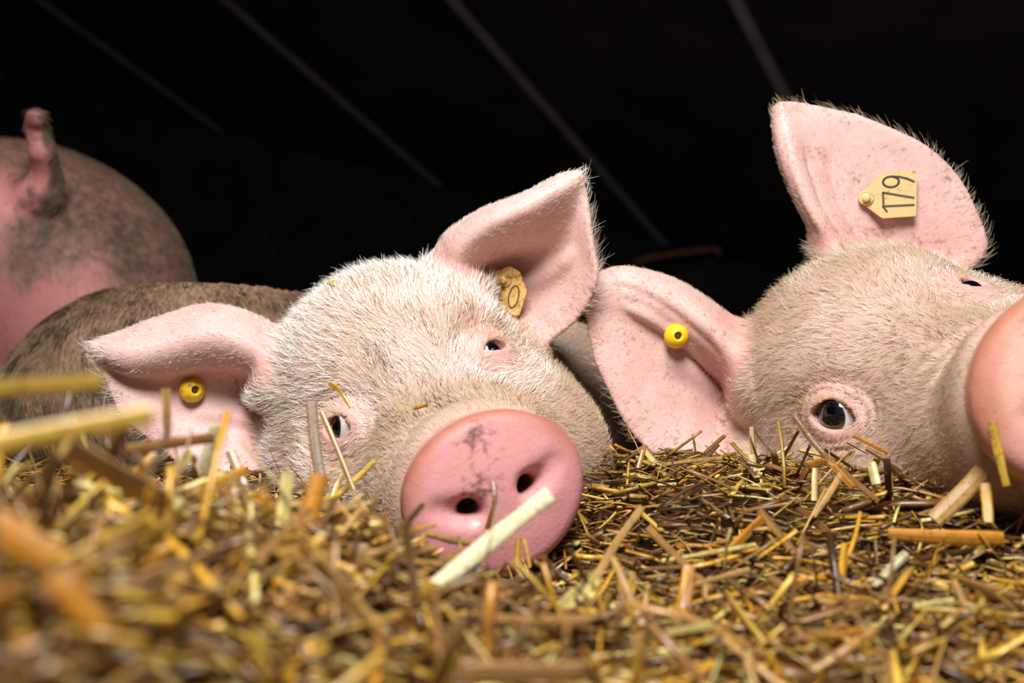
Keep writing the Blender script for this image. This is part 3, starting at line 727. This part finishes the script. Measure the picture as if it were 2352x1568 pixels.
# ------------------------------------------------------------------ straw
def surf(x, y):
    x = np.asarray(x, float); y = np.asarray(y, float)
    z = np.interp(y, [.0, .12, .38, .58, .80, 1.2, 2.6, 5], [.29, .31, .366, .400, .455, .455, .40, .36])
    z = z + .068 * np.exp(-((x + .17) / .155) ** 2) * np.exp(-np.where(y < .42, ((y - .42) / .25) ** 2, ((y - .42) / .14) ** 2))
    z = z + .030 * np.exp(-((x - .25) / .14) ** 2 - ((y - .66) / .12) ** 2) + .016 * np.exp(-((x - .12) / .06) ** 2 - ((y - .74) / .12) ** 2)
    z = z + .070 * np.exp(-((x + .13) / .075) ** 2 - ((y - .20) / .085) ** 2)
    z = z - .018 * np.exp(-((x + .0) / .08) ** 2 - ((y - .57) / .07) ** 2)
    z = z - .05 * np.exp(-((x - .10) / .16) ** 2) * (1 - sstep(.22, .36, y))
    P = np.stack([x.ravel(), y.ravel(), 0 * x.ravel()], 1)
    return z + (.016 * (val_noise(P, 16, 77, 3) - .5)).reshape(x.shape)
def straw_material():
    m, nt, b = new_mat('straw', .38, spec=.5); N = NT(nt)
    c = N.attr('straw_col').outputs['Color']; f = N.attr('streak').outputs['Fac']
    co = N.n('ShaderNodeTexCoord').outputs['Object']
    n = N.noise(co, 350, 4, .6)
    c1 = N.mix(N.ramp(n, [(.52, (0, 0, 0)), (.72, (.7, .7, .7))]), c, LIN(84, 52, 24))
    N.l(c1, b.inputs['Base Color']); b.inputs['Coat Weight'].default_value = .25; b.inputs['Coat Roughness'].default_value = .25
    N.bump(N.noise(co, 700, 2), .25, .0008, b)
    return m
M_straw = straw_material()
PAL = [np.array(LIN(*c)) for c in ((214, 158, 48), (226, 182, 72), (238, 218, 134), (170, 124, 66), (142, 98, 50), (104, 70, 36), (196, 152, 90), (206, 136, 34))]
PW_ = np.array([.18, .13, .06, .17, .17, .14, .10, .05])
def pieces(P0, D, ln, wd, th, bend, rng, rings=4):
    """many flattened strips at once: 4 corners per ring"""
    n = len(P0); t = np.linspace(-.5, .5, rings); up = np.array([0, 0, 1.0])
    A = nrm(np.cross(D, up) + rng.normal(0, .02, (n, 3))); Bn = np.cross(A, D)
    roll = rng.normal(0, .7, n)[:, None]; A, Bn = A * np.cos(roll) + Bn * np.sin(roll), Bn * np.cos(roll) - A * np.sin(roll)
    c = P0[:, None] + D[:, None] * (ln[:, None] * t)[..., None] + Bn[:, None] * (bend[:, None] * (.25 - t ** 2) * 4)[..., None]
    corner = [(1, .15), (.35, 1), (-1, .15), (-.25, -.55)]
    V = np.stack([c + A[:, None] * (wd * a)[:, None, None] + Bn[:, None] * (th * b)[:, None, None] for a, b in corner], 2)     # n, rings, 4, 3
    F = []
    for r in range(rings - 1):
        for j in range(4): F.append((r * 4 + j, r * 4 + (j + 1) % 4, r * 4 + 4 + (j + 1) % 4, r * 4 + 4 + j))
    F += [(3, 2, 1, 0), tuple((rings - 1) * 4 + j for j in range(4))]
    F = np.array(F)[None] + (np.arange(n) * rings * 4)[:, None, None]
    return V.reshape(-1, 3), F.reshape(-1, 4)
def scatter(n, rng, y0, y1, spread, pw):
    u = rng.random(n); y = (y0 ** (1 - pw) + u * (y1 ** (1 - pw) - y0 ** (1 - pw))) ** (1 / (1 - pw))
    x = rng.uniform(-1, 1, n) * (.07 + spread * y); return x, y
def directions(n, rng, steep):
    a = rng.uniform(0, 2 * np.pi, n); p = rng.normal(0, .20, n) + np.where(rng.random(n) < steep, rng.uniform(.4, 1.3, n), 0)
    return np.stack([np.cos(a) * np.cos(p), np.sin(a) * np.cos(p), np.sin(p)], 1)
rng = np.random.default_rng(5)
def flatten(D, x, y):                                                 # trodden flat except on the loose mound at the left
    free = (x < -.13) & (y < .5); D = D.copy(); D[~free, 2] = np.clip(D[~free, 2], -.3, .38); return nrm(D)
def blocked(x, y):                                                    # keep the space in front of the lens free
    return (y < .2) & (np.abs(x) < .04)
parts_V, parts_F, parts_C = [], [], []; nv = 0
def add_batch(n, y0, y1, spread, pw, lr, wr, zr, steep, pal_w):
    global nv
    x, y = scatter(n, rng, y0, y1, spread, pw); ok = ~blocked(x, y); x, y = x[ok], y[ok]; n = len(x)
    D = flatten(directions(n, rng, steep), x, y); ln = np.exp(rng.uniform(math.log(lr[0]), math.log(lr[1]), n)); wd = rng.uniform(*wr, n)
    z = surf(x, y) + rng.uniform(*zr, n) + .35 * ln * np.abs(D[:, 2])
    V, F = pieces(np.stack([x, y, z], 1), D, ln, wd, wd * rng.uniform(.15, .7, n), ln * rng.normal(0, .04, n), rng)
    c = np.array(PAL)[rng.choice(len(PAL), n, p=pal_w)] * rng.uniform(.32, 1.0, (n, 1))
    parts_V.append(V); parts_F.append(F + nv); parts_C.append(np.repeat(c, 16, 0)); nv += len(V)
pw0 = PW_ / PW_.sum()
add_batch(14000, .13, 1.25, .62, 1.2, (.014, .055), (.0008, .0021), (-.018, .003), .06, pw0)
add_batch(8000, .13, 1.0, .55, 1.0 - .01, (.014, .045), (.0012, .0027), (-.010, .003), .05, pw0)
add_batch(15000, .14, 1.1, .62, 1.2, (.004, .018), (.0003, .0010), (-.008, .004), .12, pw0)
add_batch(2600, 1.1, 3.2, .75, .99, (.03, .09), (.0015, .003), (-.02, .006), .05, pw0)
add_batch(15000 // 6, .13, .5, .5, .99, (.03, .075), (.0012, .0026), (-.012, .003), .16, pw0)
add_batch(1300, .30, .80, .45, .99, (.020, .050), (.0006, .0014), (-.004, .004), .45, pw0)
# the packed bedding below
gx = np.concatenate([np.linspace(-3.2, -.9, 20), np.linspace(-.88, .88, 120), np.linspace(.9, 3.2, 20)]); gy = np.concatenate([np.linspace(-.4, .08, 8), np.linspace(.1, 1.4, 100), np.linspace(1.45, 4.6, 30)])
X, Y = np.meshgrid(gx, gy, indexing='ij'); Zs = surf(X, Y) - .020
Vb = np.stack([X, Y, Zs], -1).reshape(-1, 3); ny = len(gy)
ii, jj = np.meshgrid(np.arange(len(gx) - 1), np.arange(ny - 1), indexing='ij'); q = (ii * ny + jj).ravel()
Fb = np.stack([q, q + ny, q + ny + 1, q + 1], 1)
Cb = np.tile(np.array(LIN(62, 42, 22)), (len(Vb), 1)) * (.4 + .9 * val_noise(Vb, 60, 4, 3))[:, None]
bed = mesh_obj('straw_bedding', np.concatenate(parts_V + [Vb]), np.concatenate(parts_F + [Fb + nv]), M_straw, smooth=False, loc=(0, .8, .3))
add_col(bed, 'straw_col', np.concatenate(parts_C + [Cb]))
tag(bed, 'deep bed of chopped golden brown straw the pigs lie in', 'straw', kind='stuff')

def stalk(path, width, col, label, grp, flat=.34, n=8):
    path = np.asarray(path, float)
    if len(path) == 2:
        t = np.linspace(0, 1, 5)[:, None]; b = rng.normal(0, .012, 3) * np.linalg.norm(path[1] - path[0]); path = path[0] * (1 - t) + path[1] * t + b * (t * (1 - t) * 4)
    elif len(path) > 2: path = catmull(path, np.linspace(0, 1, 9))
    m = len(path); rr = width / 2 * (1 + rng.normal(0, .05, m)); rr[rng.integers(1, m - 1)] *= 1.12
    V, F = tube(path, rr, n, flat, up=nrm(CAM - path[0]))
    sk = np.tile(rng.choice([.45, .7, 1, 1.1, 1.25], n), m)[:, None] * np.repeat(rng.uniform(.85, 1.12, m), n)[:, None]
    o = mesh_obj('straw_stalk', V, F, M_straw, smooth=False, loc=path.mean(0)); add_col(o, 'straw_col', col * rng.uniform(.58, .74) * sk)
    tag(o, label, 'straw', grp); return o
G1 = 'single straws standing out from the bedding'; GL = 'loose chopped straw stalk lying on top of the bedding'; G2 = 'loose straws on the bedding surface'
gold, yell, pale, tan_, brn, dkb, ltan, orng = PAL
cream = np.array(LIN(246, 236, 190))
HERO = [
 ([(-420, 1030, .29), (-60, 905, .30), (238, 876, .30)], 40, yell, 'thick blurred yellow straw level with the muddy pig, upper one at left edge'),
 ([(-420, 1160, .25), (-60, 1032, .27), (352, 950, .29)], 52, yell, 'thick blurred yellow straw slanting up below the upper one at left edge'),
 ([(383, 1020, .46), (381, 892, .46)], 18, ltan, 'short tan straw standing upright below the dirty yellow ear stud'),
 ([(470, 1085, .50), (498, 978, .50)], 34, cream, 'stubby cream straw with a bright cut end below the folded ear'),
 ([(150, 1025, .34), (375, 1150, .36)], 52, ltan, 'broad blurred tan straw slanting down to the right under the folded ear'),
 ([(290, 1035, .42), (490, 1005, .45)], 26, brn, None), ([(285, 1300, .38), (365, 1150, .38)], 34, ltan, None),
 ([(400, 1095, .48), (438, 1038, .50)], 22, pale, None), ([(-20, 1195, .25), (125, 1285, .25)], 70, orng, 'very blurred orange straw in the lower part of the left edge'),
 ([(120, 1320, .25), (255, 1450, .25)], 80, orng, 'very blurred fat orange straw in the lower left of the bedding'),
 ([(370, 1560, .31), (430, 1410, .32)], 38, pale, None), ([(440, 1145, .45), (565, 1078, .47)], 24, gold, None), ([(440, 1125, .45), (625, 1152, .46)], 28, gold, None),
 ([(690, 1250, .43), (735, 1090, .44)], 46, orng, 'glossy orange straw standing below the left eye of the white-bristled pig'),
 ([(745, 1130, .54), (716, 925, .56)], 24, ltan, 'tall tan straw standing upright in front of the pig eye beside the folded ear'),
 ([(812, 1125, .60), (738, 945, .62)], 12, gold, 'thin golden straw leaning across the cheek below the pig eye'),
 ([(640, 1275, .42), (662, 1085, .43)], 28, pale, None), ([(605, 1205, .48), (528, 1035, .50)], 22, tan_, None), ([(560, 1240, .42), (545, 1120, .43)], 26, yell, None),
 ([(1000, 1350, .41), (1263, 1136, .46)], 38, cream, 'long pale cream straw slanting up across the pink snout'),
 ([(620, 1165, .46), (820, 1165, .47), (900, 1235, .47), (985, 1330, .46), (1060, 1440, .44)], 22, ltan, 'long bent tan straw arching down from the cheek past the snout'),
 ([(850, 1338, .45), (978, 1334, .45)], 34, yell, 'bright yellow straw lying level below the snout'),
 ([(1185, 1515, .42), (1270, 1420, .44), (1368, 1328, .47)], 36, pale, 'pale yellow shiny straw slanting up below the snout'),
 ([(1362, 1340, .50), (1420, 1240, .54), (1475, 1165, .58)], 18, ltan, None), ([(1100, 1422, .38), (1395, 1426, .39)], 27, tan_, 'blurred dull tan straw lying level below the shiny pale one'),
 ([(1050, 1545, .33), (1365, 1540, .34)], 44, tan_, 'thick brownish straw lying level at the bottom edge'), ([(1002, 1580, .33), (1045, 1490, .33)], 44, yell, None),
 ([(1131, 1105, .555), (1136, 1150, .55), (1118, 1215, .55)], 11, brn, 'thin brown straw standing before the middle of the snout'), ([(980, 1225, .53), (1085, 1247, .53)], 17, tan_, None),
 ([(1190, 1235, .535), (1186, 1305, .53)], 14, gold, None), ([(1202, 1238, .535), (1216, 1302, .53)], 9, gold, None),
 ([(768, 1145, .61), (862, 1058, .62)], 13, yell, 'thin knotted yellow straw pointing up beside the cheek'), ([(762, 1145, .61), (786, 1088, .62)], 14, yell, None),
 ([(1488, 1212, .58), (1560, 1285, .55), (1695, 1415, .50)], 20, tan_, 'long split tan straw slanting down to the right of the snout'),
 ([(1478, 1030, .74), (1532, 1092, .72)], 13, pale, 'bright yellow straw sticking up at the lower edge of the studded ear'), ([(1466, 1075, .73), (1481, 1022, .74)], 10, orng, None),
 ([(1734, 1055, .70), (1726, 980, .71)], 12, gold, 'golden straw standing up where the studded ear meets the cheek'), ([(1724, 1045, .70), (1748, 1118, .68)], 17, pale, None),
 ([(1752, 1190, .58), (1640, 1300, .55)], 19, orng, 'flat orange straw slanting down left below the studded ear'), ([(1556, 1505, .46), (1582, 1300, .49)], 30, orng, 'fat orange straw lying towards the viewer at lower middle'),
 ([(1744, 1172, .59), (1845, 1292, .55)], 17, tan_, None), ([(1425, 1325, .49), (1440, 1400, .47), (1468, 1462, .45)], 18, gold, None), ([(1468, 1460, .44), (1358, 1518, .42)], 24, gold, None),
 ([(1540, 1358, .50), (1722, 1308, .52)], 14, ltan, None), ([(1765, 1325, .52), (1852, 1392, .50)], 21, brn, None), ([(1720, 1355, .50), (1745, 1430, .48)], 24, orng, None),
 ([(1824, 955, .66), (1890, 1040, .645), (2018, 1152, .60)], 13, brn, 'long thin brown straw leaning past the open dark eye'), ([(1800, 1140, .62), (1912, 1232, .58)], 17, brn, None), ([(1866, 1188, .60), (1932, 1088, .62)], 14, ltan, None),
 ([(2002, 1062, .62), (2014, 1112, .61)], 20, pale, 'short bright yellow straw standing below the open dark eye'), ([(2040, 1226, .54), (2305, 1236, .53)], 30, orng, 'thick glossy orange straw lying level below the muzzle at right'),
 ([(2145, 1195, .55), (2258, 1082, .56)], 38, ltan, 'fat tan straw slanting up under the muzzle at right'), ([(2278, 968, .53), (2312, 1115, .53)], 18, yell, 'golden straw standing in front of the snout at the right edge'),
 ([(2008, 1348, .50), (2082, 1270, .52)], 20, cream, 'pale cream straw below the thick glossy orange one'), ([(1888, 1372, .47), (2022, 1380, .47)], 17, gold, None), ([(2055, 1402, .46), (2192, 1380, .46)], 16, pale, None),
 ([(2045, 1410, .45), (2165, 1570, .41)], 20, ltan, None), ([(1932, 1352, .50), (1940, 1248, .53)], 16, gold, None), ([(1942, 1290, .52), (1976, 1175, .56)], 9, gold, None), ([(2188, 1328, .48), (2232, 1432, .45)], 16, ltan, None),
 ([(2262, 1110, .55), (2270, 1200, .54)], 22, gold, None), ([(1855, 1070, .62), (1900, 1062, .63), (1960, 1120, .61)], 16, orng, None), ([(1870, 1150, .61), (1872, 1075, .62)], 15, gold, None),
 ([(1620, 1040, .74), (1665, 1000, .75)], 9, brn, None), ([(1600, 1080, .73), (1650, 1020, .745)], 10, dkb, None),
 ([(1990, 1030, .655), (2072, 1078, .64)], 12, brn, None), ([(1960, 1000, .66), (2040, 1040, .65)], 10, orng, None)]
CN_ = {0: 'golden', 1: 'yellow', 2: 'pale yellow', 3: 'tan', 4: 'brown', 5: 'dark brown', 6: 'light tan', 7: 'orange'}
def describe(p0, p1, col, w):
    """look and place of a loose straw, in words"""
    def prj(p): q = np.asarray(p) - CAM; d = q @ FW; return 1176 + FPX * (q @ RT) / d, 784 - FPX * (q @ UP) / d, d
    a, b = prj(p0), prj(p1); cx, cy, d = (a[0] + b[0]) / 2, (a[1] + b[1]) / 2, (a[2] + b[2]) / 2
    k = int(np.argmin([np.abs(np.asarray(col) - c).sum() for c in PAL])); ang = math.degrees(math.atan2(-(b[1] - a[1]), b[0] - a[0])) % 180
    lie = 'lying level' if ang < 10 or ang > 170 else 'rising gently' if ang < 32 else 'rising steeply' if ang < 70 else 'pointing up' if ang < 110 else 'falling steeply' if ang < 148 else 'falling gently'
    size = 'short' if np.hypot(a[0] - b[0], a[1] - b[1]) < 90 else 'long' if np.hypot(a[0] - b[0], a[1] - b[1]) > 190 else ''
    xs = ['at the left edge', 'below the folded ear', 'below the shaded cheek', 'under the pink snout', 'right of the pink snout', 'below the studded ear', 'below the open dark eye', 'under the muzzle at right']
    place = xs[int(np.clip(cx / 294, 0, 7))]; row = 'highest up' if cy < 1110 else 'high up' if cy < 1200 else 'midway' if cy < 1300 else 'low down' if cy < 1430 else 'lowest'
    wpx = w * FPX / d if w < 1 else w; wid = 'thin' if wpx < 9 else 'broad' if wpx > 22 else ''
    return ' '.join(f"{size} {wid} {CN_[k]} straw {lie} {place}, {row}".split())
for path, w, c, lab in HERO:
    path = [(q[0], q[1], q[2] * (.92 if q[2] < .36 else 1)) for q in path]; p3 = [PX(*q) for q in path]; d = np.mean([q[2] for q in path])
    stalk(p3, w * d / FPX, c, lab or describe(p3[0], p3[-1], c, w), G1 if lab else G2)
# straws caught on the animals
for path, w, c, lab in (
 ([(752, 648, .80), (795, 662, .80)], 11, yell, 'bright yellow straw flake on the crown of the white-bristled pig'), ([(888, 712, .765), (926, 718, .762)], 7, pale, 'thin pale straw lying on the white forehead'),
 ([(757, 880, .70), (782, 900, .69), (806, 936, .685)], 9, gold, 'bent golden straw caught above the pig eye beside the folded ear'), ([(950, 938, .645), (982, 930, .642)], 8, orng, 'small curled orange straw on the bridge of the muzzle')):
    p3 = [PX(*q) for q in path]; stalk(p3, w * path[0][2] / FPX, c, lab, G1)
# more loose straws on the surface
x, y = scatter(225, rng, .22, .74, .50, 1.2); ok = ~blocked(x, y); x, y = x[ok], y[ok]
D = flatten(directions(len(x), rng, .10), x, y); ln = rng.uniform(.025, .065, len(x)); wd = rng.uniform(.0016, .0038, len(x))
for k in range(len(x)):
    zc = surf(x[k:k+1], y[k:k+1])[0] + .003 + .4 * ln[k] * abs(D[k, 2]); c0 = np.array([x[k], y[k], zc])
    cc = PAL[rng.choice(8, p=PW_ / PW_.sum())]; e0, e1 = c0 - D[k] * ln[k] / 2, c0 + D[k] * ln[k] / 2
    stalk([e0, e1], wd[k], cc, describe(e0, e1, cc, wd[k]), G2, flat=rng.uniform(.25, .8), n=6)
